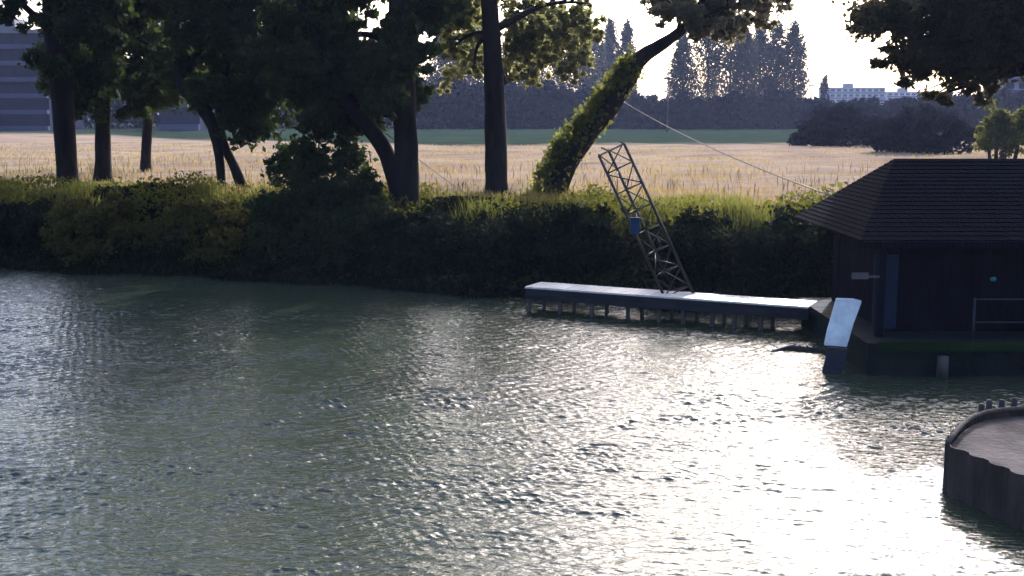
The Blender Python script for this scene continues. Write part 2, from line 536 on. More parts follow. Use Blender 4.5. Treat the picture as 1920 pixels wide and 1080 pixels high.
def fill_blobs(x0, x1, y0, y1, D, n, r, jit=2.0, keep=None):
    out = []
    while len(out) < n:
        px, py = random.uniform(x0, x1), random.uniform(y0, y1)
        if keep and not keep(px, py): continue
        k = random.uniform(0.7, 1.3)
        out.append(pblob(px, py, D, r * k * 1.15, r * k * 0.85, r * k, jit))
    return out

def trunk_pts(base_px, base_py, pix, z0=None):
    b = G(base_px, base_py, ZF)
    b[2] = ground_z(b[0], b[1]) - 0.15
    D = b[1]
    return [b] + [P(x, y if y > -180 else -180 + (y + 180) * 1.15, D + dd) for x, y, dd in pix], D

# thick trunk at the left
j, D = trunk_pts(128, 355, [(121, 240, 0), (112, 130, 0), (100, 0, 0), (95, -180, .3), (110, -400, .5)])
tree('bank_tree', 'thick dark trunk at the left end of the row on the bank, leaning slightly left', j, [w * pxm(D) / 2 for w in (38, 38, 44, 40, 30, 10)],
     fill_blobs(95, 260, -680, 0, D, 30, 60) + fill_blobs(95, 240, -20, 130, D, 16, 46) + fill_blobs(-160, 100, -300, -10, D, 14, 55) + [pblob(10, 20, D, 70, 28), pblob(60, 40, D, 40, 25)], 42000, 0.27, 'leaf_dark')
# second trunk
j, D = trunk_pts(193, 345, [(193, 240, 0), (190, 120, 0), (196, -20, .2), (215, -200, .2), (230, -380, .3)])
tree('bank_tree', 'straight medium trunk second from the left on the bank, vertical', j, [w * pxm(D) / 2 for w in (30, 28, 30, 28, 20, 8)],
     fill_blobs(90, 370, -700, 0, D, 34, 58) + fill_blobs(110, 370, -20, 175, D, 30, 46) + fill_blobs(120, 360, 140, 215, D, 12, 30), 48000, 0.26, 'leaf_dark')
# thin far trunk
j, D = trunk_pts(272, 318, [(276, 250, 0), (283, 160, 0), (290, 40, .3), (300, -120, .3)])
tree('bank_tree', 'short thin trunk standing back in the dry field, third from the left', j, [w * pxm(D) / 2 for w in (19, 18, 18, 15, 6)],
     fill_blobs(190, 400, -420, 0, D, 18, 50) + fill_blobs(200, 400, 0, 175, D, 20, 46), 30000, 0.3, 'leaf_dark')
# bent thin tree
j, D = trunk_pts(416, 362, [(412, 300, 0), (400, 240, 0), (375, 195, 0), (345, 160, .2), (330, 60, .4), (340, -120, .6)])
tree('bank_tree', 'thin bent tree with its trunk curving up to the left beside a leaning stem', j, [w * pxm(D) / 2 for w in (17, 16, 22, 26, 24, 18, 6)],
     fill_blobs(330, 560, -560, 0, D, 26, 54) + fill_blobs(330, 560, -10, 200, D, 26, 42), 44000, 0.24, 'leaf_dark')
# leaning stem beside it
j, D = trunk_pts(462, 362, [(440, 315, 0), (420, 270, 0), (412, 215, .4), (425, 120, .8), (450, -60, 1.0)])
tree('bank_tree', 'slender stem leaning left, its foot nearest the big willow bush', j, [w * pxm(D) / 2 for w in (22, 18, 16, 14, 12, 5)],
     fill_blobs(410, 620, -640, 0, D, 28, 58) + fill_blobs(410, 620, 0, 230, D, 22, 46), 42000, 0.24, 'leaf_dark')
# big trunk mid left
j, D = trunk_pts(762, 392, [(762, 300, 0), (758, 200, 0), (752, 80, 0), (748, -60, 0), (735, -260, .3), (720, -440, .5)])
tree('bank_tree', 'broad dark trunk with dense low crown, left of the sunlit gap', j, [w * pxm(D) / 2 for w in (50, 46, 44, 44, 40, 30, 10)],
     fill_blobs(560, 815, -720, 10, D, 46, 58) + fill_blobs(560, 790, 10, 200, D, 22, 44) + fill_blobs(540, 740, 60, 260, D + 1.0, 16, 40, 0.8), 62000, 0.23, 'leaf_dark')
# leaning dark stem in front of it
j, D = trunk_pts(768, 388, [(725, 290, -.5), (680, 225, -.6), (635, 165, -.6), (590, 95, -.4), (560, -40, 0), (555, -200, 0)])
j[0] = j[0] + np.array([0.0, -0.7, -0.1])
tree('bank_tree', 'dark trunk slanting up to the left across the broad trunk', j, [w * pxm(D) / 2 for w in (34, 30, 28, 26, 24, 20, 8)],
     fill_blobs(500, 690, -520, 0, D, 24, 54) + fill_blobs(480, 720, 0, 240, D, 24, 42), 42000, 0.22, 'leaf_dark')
# straight bare trunk in the middle
j, D = trunk_pts(931, 378, [(930, 280, 0), (927, 180, 0), (921, 60, 0), (914, -80, .2), (920, -260, .4), (930, -430, .4)])
tree('bank_tree', 'straight bare trunk alone in the sunlit gap, bright leaves hanging round its top', j, [w * pxm(D) / 2 for w in (46, 43, 40, 34, 30, 22, 8)],
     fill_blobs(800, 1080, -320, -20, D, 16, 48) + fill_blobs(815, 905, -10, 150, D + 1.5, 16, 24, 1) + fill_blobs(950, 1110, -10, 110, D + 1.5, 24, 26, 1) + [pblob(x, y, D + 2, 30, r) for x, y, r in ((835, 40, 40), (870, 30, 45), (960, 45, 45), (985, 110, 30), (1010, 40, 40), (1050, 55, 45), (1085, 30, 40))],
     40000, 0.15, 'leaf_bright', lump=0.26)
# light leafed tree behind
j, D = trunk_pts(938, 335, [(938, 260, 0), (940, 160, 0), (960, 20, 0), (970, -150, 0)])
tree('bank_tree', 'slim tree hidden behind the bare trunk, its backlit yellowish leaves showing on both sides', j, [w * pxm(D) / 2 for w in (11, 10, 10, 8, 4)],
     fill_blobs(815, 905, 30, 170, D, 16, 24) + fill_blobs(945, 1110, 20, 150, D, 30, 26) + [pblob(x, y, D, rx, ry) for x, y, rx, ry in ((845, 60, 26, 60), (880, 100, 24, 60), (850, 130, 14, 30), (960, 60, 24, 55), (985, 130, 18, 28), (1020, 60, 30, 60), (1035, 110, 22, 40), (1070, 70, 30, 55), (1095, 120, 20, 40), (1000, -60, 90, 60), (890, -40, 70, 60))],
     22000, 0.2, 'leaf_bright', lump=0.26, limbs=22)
# leaning ivy tree
j, D = trunk_pts(1032, 374, [(1062, 310, 0), (1098, 255, 0), (1140, 205, 0), (1178, 148, 0), (1203, 108, 0), (1258, 72, 0), (1310, 20, .2), (1340, -80, .3)])
tree('leaning_tree', 'ivy covered tree leaning steeply to the right over the dry field', j, [w * pxm(D) / 2 for w in (46, 40, 38, 36, 32, 28, 20, 16, 7)],
     [pblob(x, y, D, rx, ry) for x, y, rx, ry in ((1255, 20, 38, 28), (1300, 30, 40, 26), (1345, 15, 50, 30), (1400, 5, 50, 25), (1450, -5, 40, 18), (1330, -60, 90, 45), (1420, -60, 70, 40), (1270, -50, 50, 40), (1380, -130, 90, 45), (1300, -140, 60, 40), (1350, 62, 40, 22), (1300, 60, 22, 20), (1235, 5, 30, 30), (1375, 55, 45, 26), (1420, 40, 40, 22), (1330, 45, 50, 30), (1280, 10, 60, 30), (1440, 15, 45, 20))],
     30000, 0.15, 'leaf_pale', lump=0.28, ivy=(3600, 0.14, 0.0, 0.6, 0.30, (-0.95, 0.0, 0.45)), limb_from=0.7, limbs=12)
# overhanging tree at the right, trunk stands beyond the hut
jb = np.array([P(2060, 300, 26.5)[0], 26.5, 0])
jb[2] = ground_z(jb[0], jb[1]) - 0.15
D = 26.5
def rkeep(px, py):
    return py < 120 - max(0, (1700 - px)) * 0.9
tree('overhanging_tree', 'dark leafy tree whose branches hang into the upper right above the hut', [jb] + [P(x, y, D) for x, y in ((2065, 300), (2050, 120), (2015, -20), (1980, -90), (1950, -140))], [0.30, 0.27, 0.25, 0.22, 0.16, 0.05],
     fill_blobs(1700, 2150, -110, 0, D, 18, 42, 1.2) + fill_blobs(1630, 1990, 0, 125, D, 34, 38, 1.2, rkeep) + [pblob(x, y, D, rx, ry, None, .5) for x, y, rx, ry in ((1625, 15, 26, 18), (1645, 50, 28, 18), (1665, 85, 24, 16), (1690, 120, 22, 18), (1730, 135, 26, 20), (1780, 140, 30, 26), (1840, 145, 26, 24), (1800, 160, 20, 14), (1690, 40, 40, 40), (1890, 90, 26, 40), (1610, 60, 22, 22), (1650, 120, 18, 14), (1690, 155, 20, 12), (1750, 180, 22, 14), (1830, 180, 26, 16), (1780, 190, 20, 10), (1860, 165, 20, 20), (1800, 110, 40, 40), (1740, 100, 40, 30))],
     50000, 0.15, 'leaf_over', limbs=30, limb_from=0.3, lump=0.62)

# ------------------------------------------------------------------ bushes on the bank
def bush(name, label, spots, n, leaf, lm, group='bushes along the bank', stems=6, lump=0.4, aspect=0.55):
    cs = [s[0] for s in spots]
    base = np.mean([c for c in cs], axis=0)
    base[2] = ground_z(base[0], base[1])
    root = empty(name, base, label, 'bush', group)
    mb = MB()
    for k in range(2 * max(stems, len(spots))):
        c = cs[k % len(cs)]
        b = np.array([base[0] * 0.5 + c[0] * 0.5 + random.uniform(-.2, .2), base[1] * 0.5 + c[1] * .5 + random.uniform(-.2, .2), 0])
        b[2] = max(ground_z(b[0], b[1]) - 0.1, -0.3)
        mb.tube([b, (b + c) / 2 + np.array([random.uniform(-.15, .15), 0, .1]), c], [0.035, 0.025, 0.008], 5)
    mb.build('stem', M['bark'], root, smooth=True)
    pts = blob_points(cs, [s[1] for s in spots], n, lump=lump)
    gz = np.maximum(ground_z(pts[:, 0], pts[:, 1]), 0.0)
    pts = pts[pts[:, 2] > gz + 0.02]
    v, f = leaf_cards(pts, leaf, aspect=aspect)
    link_mesh('foliage', v, f, M[lm], root)
    return root

def pb(px, py, off, rx, ry, zoff=0.0):
    """foliage mass whose depth is off metres behind the shoreline"""
    D = 28.0
    for _ in range(6):
        D = float(shore(P(px, py, D)[0])) + off
    s = pxm(D)
    return (P(px, py, D), (rx * s, max(rx, ry) * s * 0.8, ry * s))

bush('willow_bush', 'tall dark willow bush in front of the slanting trunk, reaching the water', [pb(x, y, o, rx, ry) for x, y, o, rx, ry in
     ((520, 470, 0.6, 60, 55), (610, 460, 0.7, 70, 60), (560, 380, 1.5, 60, 55), (640, 370, 1.6, 60, 60), (500, 390, 1.4, 40, 45), (690, 430, 1.0, 50, 60), (580, 300, 2.2, 50, 55), (650, 290, 2.4, 40, 45), (530, 310, 2.2, 35, 40), (600, 235, 2.6, 40, 45), (690, 350, 2.0, 30, 45))], 24000, 0.15, 'leaf_dark', stems=12)
bush('olive_bush', 'olive yellow bush at the water under the second trunk', [pb(x, y, o, rx, ry) for x, y, o, rx, ry in
     ((130, 440, 0.6, 55, 40), (190, 425, 0.9, 50, 45), (170, 470, 0.4, 60, 30), (240, 450, 0.6, 45, 40), (150, 400, 1.3, 45, 25), (225, 395, 1.4, 40, 30))], 10000, 0.14, 'leaf_olive')
bush('olive_bush', 'brownish green bush between the olive bush and the willow bush', [pb(x, y, o, rx, ry) for x, y, o, rx, ry in
     ((310, 450, 0.7, 50, 45), (370, 445, 0.8, 50, 45), (420, 470, 0.5, 50, 40), (345, 400, 1.4, 50, 25), (410, 405, 1.4, 45, 30))], 9000, 0.14, 'leaf_olive')
bush('bank_bush', 'low dark bush at the left edge of the bank', [pb(x, y, o, rx, ry) for x, y, o, rx, ry in
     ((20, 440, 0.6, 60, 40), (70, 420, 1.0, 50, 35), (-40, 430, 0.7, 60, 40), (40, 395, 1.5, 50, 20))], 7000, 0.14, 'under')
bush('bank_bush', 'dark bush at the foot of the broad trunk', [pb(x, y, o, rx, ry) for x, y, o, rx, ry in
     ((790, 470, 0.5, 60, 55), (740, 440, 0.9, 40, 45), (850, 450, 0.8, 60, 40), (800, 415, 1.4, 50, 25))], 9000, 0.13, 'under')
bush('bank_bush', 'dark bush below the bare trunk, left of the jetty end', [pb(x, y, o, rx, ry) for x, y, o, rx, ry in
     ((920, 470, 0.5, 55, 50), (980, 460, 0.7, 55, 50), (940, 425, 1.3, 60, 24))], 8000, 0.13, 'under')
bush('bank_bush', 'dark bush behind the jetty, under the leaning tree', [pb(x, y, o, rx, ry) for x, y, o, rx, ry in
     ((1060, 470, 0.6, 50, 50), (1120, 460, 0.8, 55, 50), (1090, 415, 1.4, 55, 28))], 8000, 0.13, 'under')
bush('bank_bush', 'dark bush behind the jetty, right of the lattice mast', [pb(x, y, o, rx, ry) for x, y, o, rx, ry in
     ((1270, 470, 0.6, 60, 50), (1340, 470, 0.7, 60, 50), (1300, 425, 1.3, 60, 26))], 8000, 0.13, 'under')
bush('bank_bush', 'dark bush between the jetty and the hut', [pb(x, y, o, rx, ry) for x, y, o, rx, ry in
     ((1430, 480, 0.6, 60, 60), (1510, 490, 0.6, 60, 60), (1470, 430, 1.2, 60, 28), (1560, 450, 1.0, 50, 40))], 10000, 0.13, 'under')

# undergrowth, verge and field grass
def scatter(n, x0, x1, o0, o1, power=1.0):
    x = rng.uniform(x0, x1, n)
    o = o0 + (o1 - o0) * rng.uniform(0, 1, n) ** power
    y = shore(x) + o
    return x, y, o

def clumpmask(x, y, s, seed):
    r = np.random.default_rng(seed)
    v = np.zeros_like(x)
    for i in range(5):
        a = r.uniform(0, 6.28); k = s * r.uniform(0.6, 2.2)
        v += np.sin(k * (x * math.cos(a) + y * math.sin(a)) + r.uniform(0, 6.28))
    return v / 5

x, y, o = scatter(90000, -24, 16, -0.55, 5.2, 0.9)
hgt = (0.55 + 0.75 * clumpmask(x, y, 1.3, 3)) * np.interp(o, [-0.3, 0.5, 3, 5.2], [0.8, 1.1, 0.8, 0.35])
hgt = np.where(o < 0.1, hgt * np.clip(1 + 1.6 * o + 0.8 * clumpmask(x, y, 2.2, 9), 0, 1), hgt)
z = np.maximum(ground_z(x, y), 0.0) + rng.uniform(0, 1, len(x)) * np.maximum(hgt, 0.1)
v, f = leaf_cards(np.stack([x, y, z], 1), 0.15)
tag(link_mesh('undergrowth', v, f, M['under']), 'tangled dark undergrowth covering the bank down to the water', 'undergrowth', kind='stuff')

x, y, o = scatter(46000, -24, 9, 1.2, 5.6, 1.0)
k = clumpmask(x, y, 1.5, 31)
kp = rng.uniform(-0.2, 0.8, len(x)) < k + 0.1
x, y, o, k = x[kp], y[kp], o[kp], k[kp]
t_ = rng.uniform(0, 1, len(x)) ** 0.6
z = ground_z(x, y) + 0.15 + t_ * np.maximum(0.35 + 1.1 * k, 0.08) * np.interp(o, [1.2, 3, 5.6], [0.9, 1.0, 0.6])
v, f = leaf_cards(np.stack([x, y, z], 1) + rng.normal(0, .06, (len(x), 3)), 0.12)
tag(link_mesh('nettle_foliage', v, f, M['nettle']), 'sunlit yellow green nettles and weeds along the bank top', 'weeds', kind='stuff')

def blades(x, y, h, wdt, lean=0.3, z=None, seed=None):
    n = len(x)
    z = ground_z(x, y) - 0.02 if z is None else z
    an = rng.uniform(0, 2 * math.pi, n)
    dx, dy = np.cos(an) * wdt, np.sin(an) * wdt
    la = rng.uniform(0, 2 * math.pi, n)
    ll = rng.uniform(0, lean, n) * h
    b = np.stack([x, y, z], 1)
    t = b + np.stack([np.cos(la) * ll, np.sin(la) * ll, h], 1)
    m_ = b * 0.45 + t * 0.55 + np.stack([-np.cos(la) * ll * 0.25, -np.sin(la) * ll * 0.25, h * 0.08], 1)
    d = np.stack([dx, dy, np.zeros(n)], 1)
    v = np.empty((n, 4, 3))
    v[:, 0] = b - d * 0.5
    v[:, 1] = m_ - d * 0.4
    v[:, 2] = t
    v[:, 3] = m_ + d * 0.6
    return v.reshape(-1, 3), np.arange(4 * n).reshape(n, 4)

x, y, o = scatter(36000, -26, 12, 2.6, 7.5, 1.0)
k = clumpmask(x, y, 0.9, 5)
keep = rng.uniform(-0.6, 1, len(x)) < k + 0.45
x, y, k, o = x[keep], y[keep], k[keep], o[keep]
h = (0.22 + 0.22 * k + rng.uniform(-.08, .22, len(x))) * np.interp(o, [2.6, 4, 8.5], [0.8, 1.0, 0.6])
v, f = blades(x, y, np.maximum(h, 0.12), 0.022)
x2, y2, o2 = scatter(26000, -24, 10, 1.0, 4.8, 0.8)
k2 = clumpmask(x2, y2, 1.6, 15)
kp = rng.uniform(0, 0.7, len(x2)) < k2 + 0.1
x2, y2, o2, k2 = x2[kp], y2[kp], o2[kp], k2[kp]
h2 = (0.40 + 0.6 * k2 + rng.uniform(-.2, .25, len(x2))) * np.interp(o2, [1, 2, 4.8], [0.6, 1, 0.9])
v2, f2 = blades(x2, y2, np.maximum(h2, 0.2), 0.028, 0.45)
v, f = np.concatenate([v, v2]), np.concatenate([f, f2 + len(v)])
tag(link_mesh('verge_grass', v, f, M['grass_green']), 'tall yellow green grass along the top of the bank', 'grass', kind='stuff')

x = rng.uniform(-34, 26, 90000)
o = 5.5 + 60 * rng.uniform(0, 1, len(x)) ** 2.2
y = shore(x) + o
x = x * (1 + o / 45)
y = shore(x) + o
k = clumpmask(x, y, 0.5, 8)
keep = rng.uniform(-0.5, 1, len(x)) < k + 0.5
x, y, o, k = x[keep], y[keep], o[keep], k[keep]
h = (0.22 + 0.16 * k + rng.uniform(-.08, .16, len(x))) * np.interp(o, [5, 12, 60], [1.0, 0.7, 0.45])
v, f = blades(x, y, np.maximum(h, 0.08), 0.02 + o * 0.0007, 0.5)
xk, yk, ok = scatter(2600, -34, 22, 5.0, 26, 1.4)
kk = clumpmask(xk, yk, 0.8, 77)
sel = kk > -0.05
xk, yk, kk = xk[sel], yk[sel], kk[sel]
vk, fk = blades(xk, yk, 0.28 + 0.35 * kk + rng.uniform(0, .22, len(xk)), 0.025, 0.4)
tag(link_mesh('dry_stalks', vk, fk, M['stalk']), 'brown dead weed stalks standing in the dry field', 'weeds', kind='stuff')
tag(link_mesh('dry_grass', v, f, M['grass_dry']), 'dry straw coloured grass covering the field behind the bank', 'grass', kind='stuff')

# ------------------------------------------------------------------ jetty
def build_jetty():
    a, b = G(985, 585, 0), G(1556, 632, 0)
    a2 = np.array([a[0], a[1]]); b2 = np.array([b[0], b[1]])
    b2 = a2 + (b2 - a2) * ((5.42 - a2[0]) / (b2[0] - a2[0]))
    d = (b2 - a2) / np.linalg.norm(b2 - a2)
    nrm = np.array([-d[1], d[0]])
    L = np.linalg.norm(b2 - a2)
    W, T = 0.72, 0.53
    root = empty('jetty', (a[0], a[1], 0), 'long low jetty with pale sunlit deck and dark side on short posts', 'jetty')
    def pt(u, v): return a2 + d * u + nrm * v
    # planks with gaps, one mesh
    mb = MB()
    u = 0.0
    while u < L - 0.02:
        e = min(u + 0.145, L)
        mb.prism([pt(u, -0.03), pt(e - 0.008, -0.03), pt(e - 0.008, W + 0.03), pt(u, W + 0.03)], T - 0.035, T + random.uniform(-.003, .003))
        u += 0.15
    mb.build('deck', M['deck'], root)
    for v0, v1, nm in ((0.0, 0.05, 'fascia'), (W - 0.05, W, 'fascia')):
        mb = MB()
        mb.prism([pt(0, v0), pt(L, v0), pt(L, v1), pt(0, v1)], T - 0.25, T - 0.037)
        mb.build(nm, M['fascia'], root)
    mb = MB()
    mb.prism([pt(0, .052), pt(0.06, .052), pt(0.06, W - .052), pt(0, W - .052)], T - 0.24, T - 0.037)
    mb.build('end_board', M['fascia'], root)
    for u in (0.06, 0.75, 1.45, 2.2, 2.85, 3.35, 3.9, 4.35, 4.85):
        if u > L: continue
        for v_ in (0.10, W - 0.12):
            mb = MB()
            p = pt(u + (0.1 if v_ > .5 else 0), v_)
            mb.tube([(p[0], p[1], -1.1), (p[0] + random.uniform(-.02, .02), p[1], T - 0.04)], 0.042, 8)
            mb.build('post', M['post'], root, smooth=True)
    return T
JT = build_jetty()

# ------------------------------------------------------------------ leaning lattice mast with cables
def build_mast():
    D = 22.9
    foot = P(1271, 552, D); foot[2] = JT - 0.03
    top = P(1146, 281, D + 0.2)
    ax = top - foot
    L = np.linalg.norm(ax); ax = ax / L
    sx = np.cross(ax, [0, 1, 0]); sx /= np.linalg.norm(sx)
    sy = np.cross(sx, ax)
    r = 26 * pxm(D)
    root = empty('lattice_mast', foot, 'rusty leaning lattice mast standing on the jetty', 'mast')
    offs = [(-r, -0.12), (r, -0.14), (0.03, 0.34)]
    def at(i, t):
        t = max(t, 0.0)
        p = foot + ax * (t * L) + sx * offs[i][0] + sy * offs[i][1]
        if t == 0: p = p - ax * ((p[2] - JT) / ax[2])
        return p
    for i in range(3):
        mb = MB(); mb.tube([at(i, 0), at(i, 0.5), at(i, 1)], 0.030, 8)
        mb.build('leg', M['steel'], root, smooth=True)
    n = 7
    for k in range(n):
        t0, t1 = k / n + 0.02, (k + 1) / n + 0.01
        for i, j_ in ((0, 1), (1, 2), (2, 0)):
            a_, b_ = (i, j_) if k % 2 else (j_, i)
            mb = MB(); mb.tube([at(a_, t0), at(b_, t1)], 0.013, 6)
            mb.build('brace', M['steel'], root, smooth=True)
        mb = MB()
        for i, j_ in ((0, 1), (1, 2), (2, 0)):
            mb.tube([at(i, t0), at(j_, t0)], 0.014, 6)
        mb.build('ring', M['steel'], root, smooth=True)
    mb = MB()
    c = at(1, 0.63)
    mb.tube([c - ax * 0.06, c + ax * 0.06], 0.06, 10)
    mb.build('clamp', M['steel'], root)
    mb = MB()
    c = P(1190, 424, D - 0.18)
    mb.box(c - np.array([.085, .06, .15]), c + np.array([.085, .06, .15]))
    mb.box(c + np.array([-.1, -.075, .152]), c + np.array([.1, .075, .17]))
    mb.build('control_box', M['blue_box'], root)
    # end frame and stub arm at the head
    mb = MB()
    for i, j_ in ((0, 1), (1, 2), (2, 0)):
        mb.tube([at(i, 1), at(j_, 1)], 0.018, 6)
    mb.tube([at(0, 1), at(0, 1) + np.array([-.10, 0, .05])], 0.016, 6)
    mb.tube([at(2, 1), at(2, 1) + np.array([-.16, 0, .07])], 0.016, 6)
    mb.build('end_frame', M['cable'], root)
    return top
mtop = build_mast()

def cable(label, a, b, sag, r=0.012):
    a, b = np.array(a, float), np.array(b, float)
    pts = []
    for k in range(25):
        t = k / 24
        p = a * (1 - t) + b * t
        p[2] -= sag * 4 * t * (1 - t)
        pts.append(p)
    mb = MB(); mb.tube(pts, r, 6)
    o = mb.build('cable', M['cable'], None, smooth=True)
    return tag(o, label, 'cable', 'thin cables over the bank')
cable('thin cable running from the leaning ivy tree down to the hut roof', P(1158, 184, 34.3), P(1562, 368, 20.9), 0.16, 0.012)
gb = G(905, 374, ZF)
gb[1] = 31.3; gb[0] = P(905, 374, 31.3)[0]; gb[2] = ground_z(gb[0], gb[1])
cable('thin pale cable slanting down past the broad trunk to the bank', P(585, 128, 30.6), gb, 0.16, 0.012)

# ------------------------------------------------------------------ pontoon, hut, slab, log
PT = 0.52
root = empty('pontoon', (5.5, 17.8, 0), 'dark floating pontoon with a green algae edge under the hut', 'pontoon')
mb = MB()
mb.prism([(5.50, 17.80), (16.0, 17.72), (16.0, 22.3), (5.58, 22.3)], -0.35, PT - 0.10)
mb.build('hull', M['pontoon'], root)
mb = MB()
yy = 17.74
for k in range(32):
    mb.box((5.47, yy, PT - 0.095), (16.0, yy + 0.136, PT + random.uniform(-.003, .003)))
    yy += 0.143
mb.build('deck', M['pontoon'], root)
mb = MB()
mb.box((5.62, 17.66, PT - 0.11), (15.9, 17.735, PT + 0.03))
mb.build('edge_beam', M['algae'], root)
for k, xx in enumerate((6.6, 8.0, 9.5, 11.0)):
    mb = MB()
    mb.tube([(xx, 17.62, 0.0), (xx, 17.62, 0.34)], [0.085, 0.085], 12)
    mb.build('fender', M['post'], root, smooth=True)

def build_hut():
    root = empty('boat_hut', (9.5, 20.2, PT), 'dark timber hut with a hipped roof on the pontoon', 'hut')
    x0, x1, y0, y1, zw = 6.05, 14.6, 18.75, 21.9, 2.10
    z0 = PT + 0.004
    def wall(ax0, ax1, fixed, axis):
        mb = MB()
        u = ax0
        while u < ax1 - 0.01:
            e = min(u + 0.17, ax1)
            dz = random.uniform(0, 0.012)
            if axis == 'x':
                mb.box((u, fixed - dz, z0), (e - 0.006, fixed + 0.05, zw))
            else:
                mb.box((fixed - dz, u, z0), (fixed + 0.05, e - 0.006, zw))
            u += 0.17
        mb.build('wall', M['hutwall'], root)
    wall(x0, x1, y0, 'x'); wall(x0, x1, y1, 'x'); wall(y0 + .06, y1 - .01, x0, 'y'); wall(y0 + .06, y1 - .01, x1, 'y')
    # hip roof, laid in courses so the slopes are stepped
    ex0, ex1, ey0, ey1, ez = 5.42, 15.2, 18.15, 22.5, 2.05
    rx0, rx1, ry, rz = 6.62, 14.0, 20.4, 3.24
    mb = MB()
    n = 20
    for k in range(n):
        t0, t1 = k / n, (k + 1) / n
        def ringp(t, lift):
            return [(ex0 + (rx0 - ex0) * t, ey0 + (ry - ey0) * t, ez + (rz - ez) * t + lift), (ex1 + (rx1 - ex1) * t, ey0 + (ry - ey0) * t, ez + (rz - ez) * t + lift),
                    (ex1 + (rx1 - ex1) * t, ey1 + (ry - ey1) * t, ez + (rz - ez) * t + lift), (ex0 + (rx0 - ex0) * t, ey1 + (ry - ey1) * t, ez + (rz - ez) * t + lift)]
        lo, hi = ringp(t0, 0.022), ringp(t1 * 0.999, 0.010)
        under = ringp(t0, 0.0)
        v = under + lo + hi
        f = []
        for i in range(4):
            jn = (i + 1) % 4
            f.append((i, jn, 4 + jn, 4 + i))
            f.append((4 + i, 4 + jn, 8 + jn, 8 + i))
        mb.add(v, f)
    mb.add([(ex0 + .02, ey0 + .02, ez), (ex1 - .02, ey0 + .02, ez), (ex1 - .02, ey1 - .02, ez), (ex0 + .02, ey1 - .02, ez)], [(3, 2, 1, 0)])
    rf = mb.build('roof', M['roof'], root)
    mb = MB()
    mb.tube([(rx0 - .05, ry, rz + .05), ((rx0 + rx1) / 2, ry, rz + .07), (rx1 + .05, ry, rz + .05)], 0.085, 8)
    o = mb.build('ridge_cap', M['roof'], None, smooth=True)
    o.parent = rf; o.matrix_parent_inverse = rf.matrix_world.inverted() if False else Matrix.Translation(-Vector(root.location))
    # gutter board along the front eave
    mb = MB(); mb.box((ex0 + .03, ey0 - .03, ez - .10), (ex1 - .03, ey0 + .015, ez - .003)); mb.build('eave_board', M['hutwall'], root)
    for xx in (5.75, 8.2, 10.6, 13.0):
        mb = MB(); mb.box((xx, 18.22, z0), (xx + .11, 18.33, ez - .105)); mb.build('post', M['hutwall'], root)
    # blue door leaf
    d = P(1661, 530, 18.7)
    mb = MB(); mb.box((d[0] - .19, 18.69, z0 + .05), (d[0] + .19, 18.735, z0 + 1.25)); dr = mb.build('shutter', M['hutdoor'], root)
    mb = MB(); mb.box((8.6, 18.69, z0 + .02), (9.5, 18.735, z0 + 1.5)); dd = mb.build('door', M['fascia'], root)
    mb = MB(); mb.tube([(9.38, 18.66, z0 + .7), (9.38, 18.66, z0 + .85)], .012, 6); h = mb.build('handle', M['rail'], None)
    h.parent = dd; h.matrix_parent_inverse = Matrix.Translation(-Vector(root.location))
    return root
build_hut()
s = P(1612, 517, 18.2)
mb = MB()
mb.box((s[0] - .13, 18.17, s[2] - .05), (s[0] + .13, 18.19, s[2] + .05))
mb.box((s[0] - .02, 18.192, s[2] - .03), (s[0] + .02, 18.30, s[2] + .0))
mb.box((5.755, 18.192, s[2] - .03), (s[0] - .025, 18.21, s[2] + .0))
tag(mb.build('notice_board', M['sign']), 'small dull pinkish board on the hut corner post', 'board')
s = P(1861, 524, 18.72)
mb = MB(); mb.tube([(s[0], 18.62, s[2]), (s[0], 18.66, s[2] + .02), (s[0], 18.735, s[2])], [.02, .034, .036], 12)
tag(mb.build('lantern', M['turq'], None, True), 'small turquoise round lantern on the front of the hut', 'lantern')

root = empty('railing', (8.4, 17.9, PT), 'thin metal railing along the right part of the pontoon', 'railing')
a = P(1832, 565, 17.95)
for zz in (1.18, 0.82):
    mb = MB(); mb.tube([(7.15, 17.9, zz), (15.5, 17.9, zz)], 0.012, 8); mb.build('rail', M['rail'], root, True)
for xx in (7.15, 8.75, 10.35, 12):
    mb = MB(); mb.tube([(xx, 17.9, PT), (xx, 17.9, 1.2)], 0.016, 8); mb.build('post', M['rail'], root, True)

# pale slab leaning on the pontoon edge
def build_slab():
    D = 18.0
    def plate(prof, dd, th):
        fr = [P(x, y, D + dd + (690 - y) * 0.0022) for x, y in prof]
        bk = [p + np.array([0.02, th, 0.01]) for p in fr]
        n = len(fr)
        return fr + bk, [tuple(range(n - 1, -1, -1)), tuple(range(n, 2 * n))] + [(i, (i + 1) % n, n + (i + 1) % n, n + i) for i in range(n)]
    root = empty('tilted_slab', P(1556, 690, D), 'pale bluish white slab propped at an angle between jetty and pontoon', 'slab')
    v, f = plate([(1545, 648), (1588, 651), (1594, 630), (1601, 606), (1608, 588), (1616, 566), (1600, 562), (1568, 561), (1563, 578), (1558, 596), (1551, 620)], 0, 0.09)
    o = link_mesh('panel', v, f, M['slab'], root)
    bv = o.modifiers.new('edge', 'BEVEL'); bv.width = 0.012; bv.segments = 2
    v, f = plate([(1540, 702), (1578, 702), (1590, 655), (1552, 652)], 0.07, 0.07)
    b = MB(); b.add(v, f); b.build('reflection_support', M['slab_reflection'], root)  # added board under the slab, stands in for its reflection on the water
build_slab()

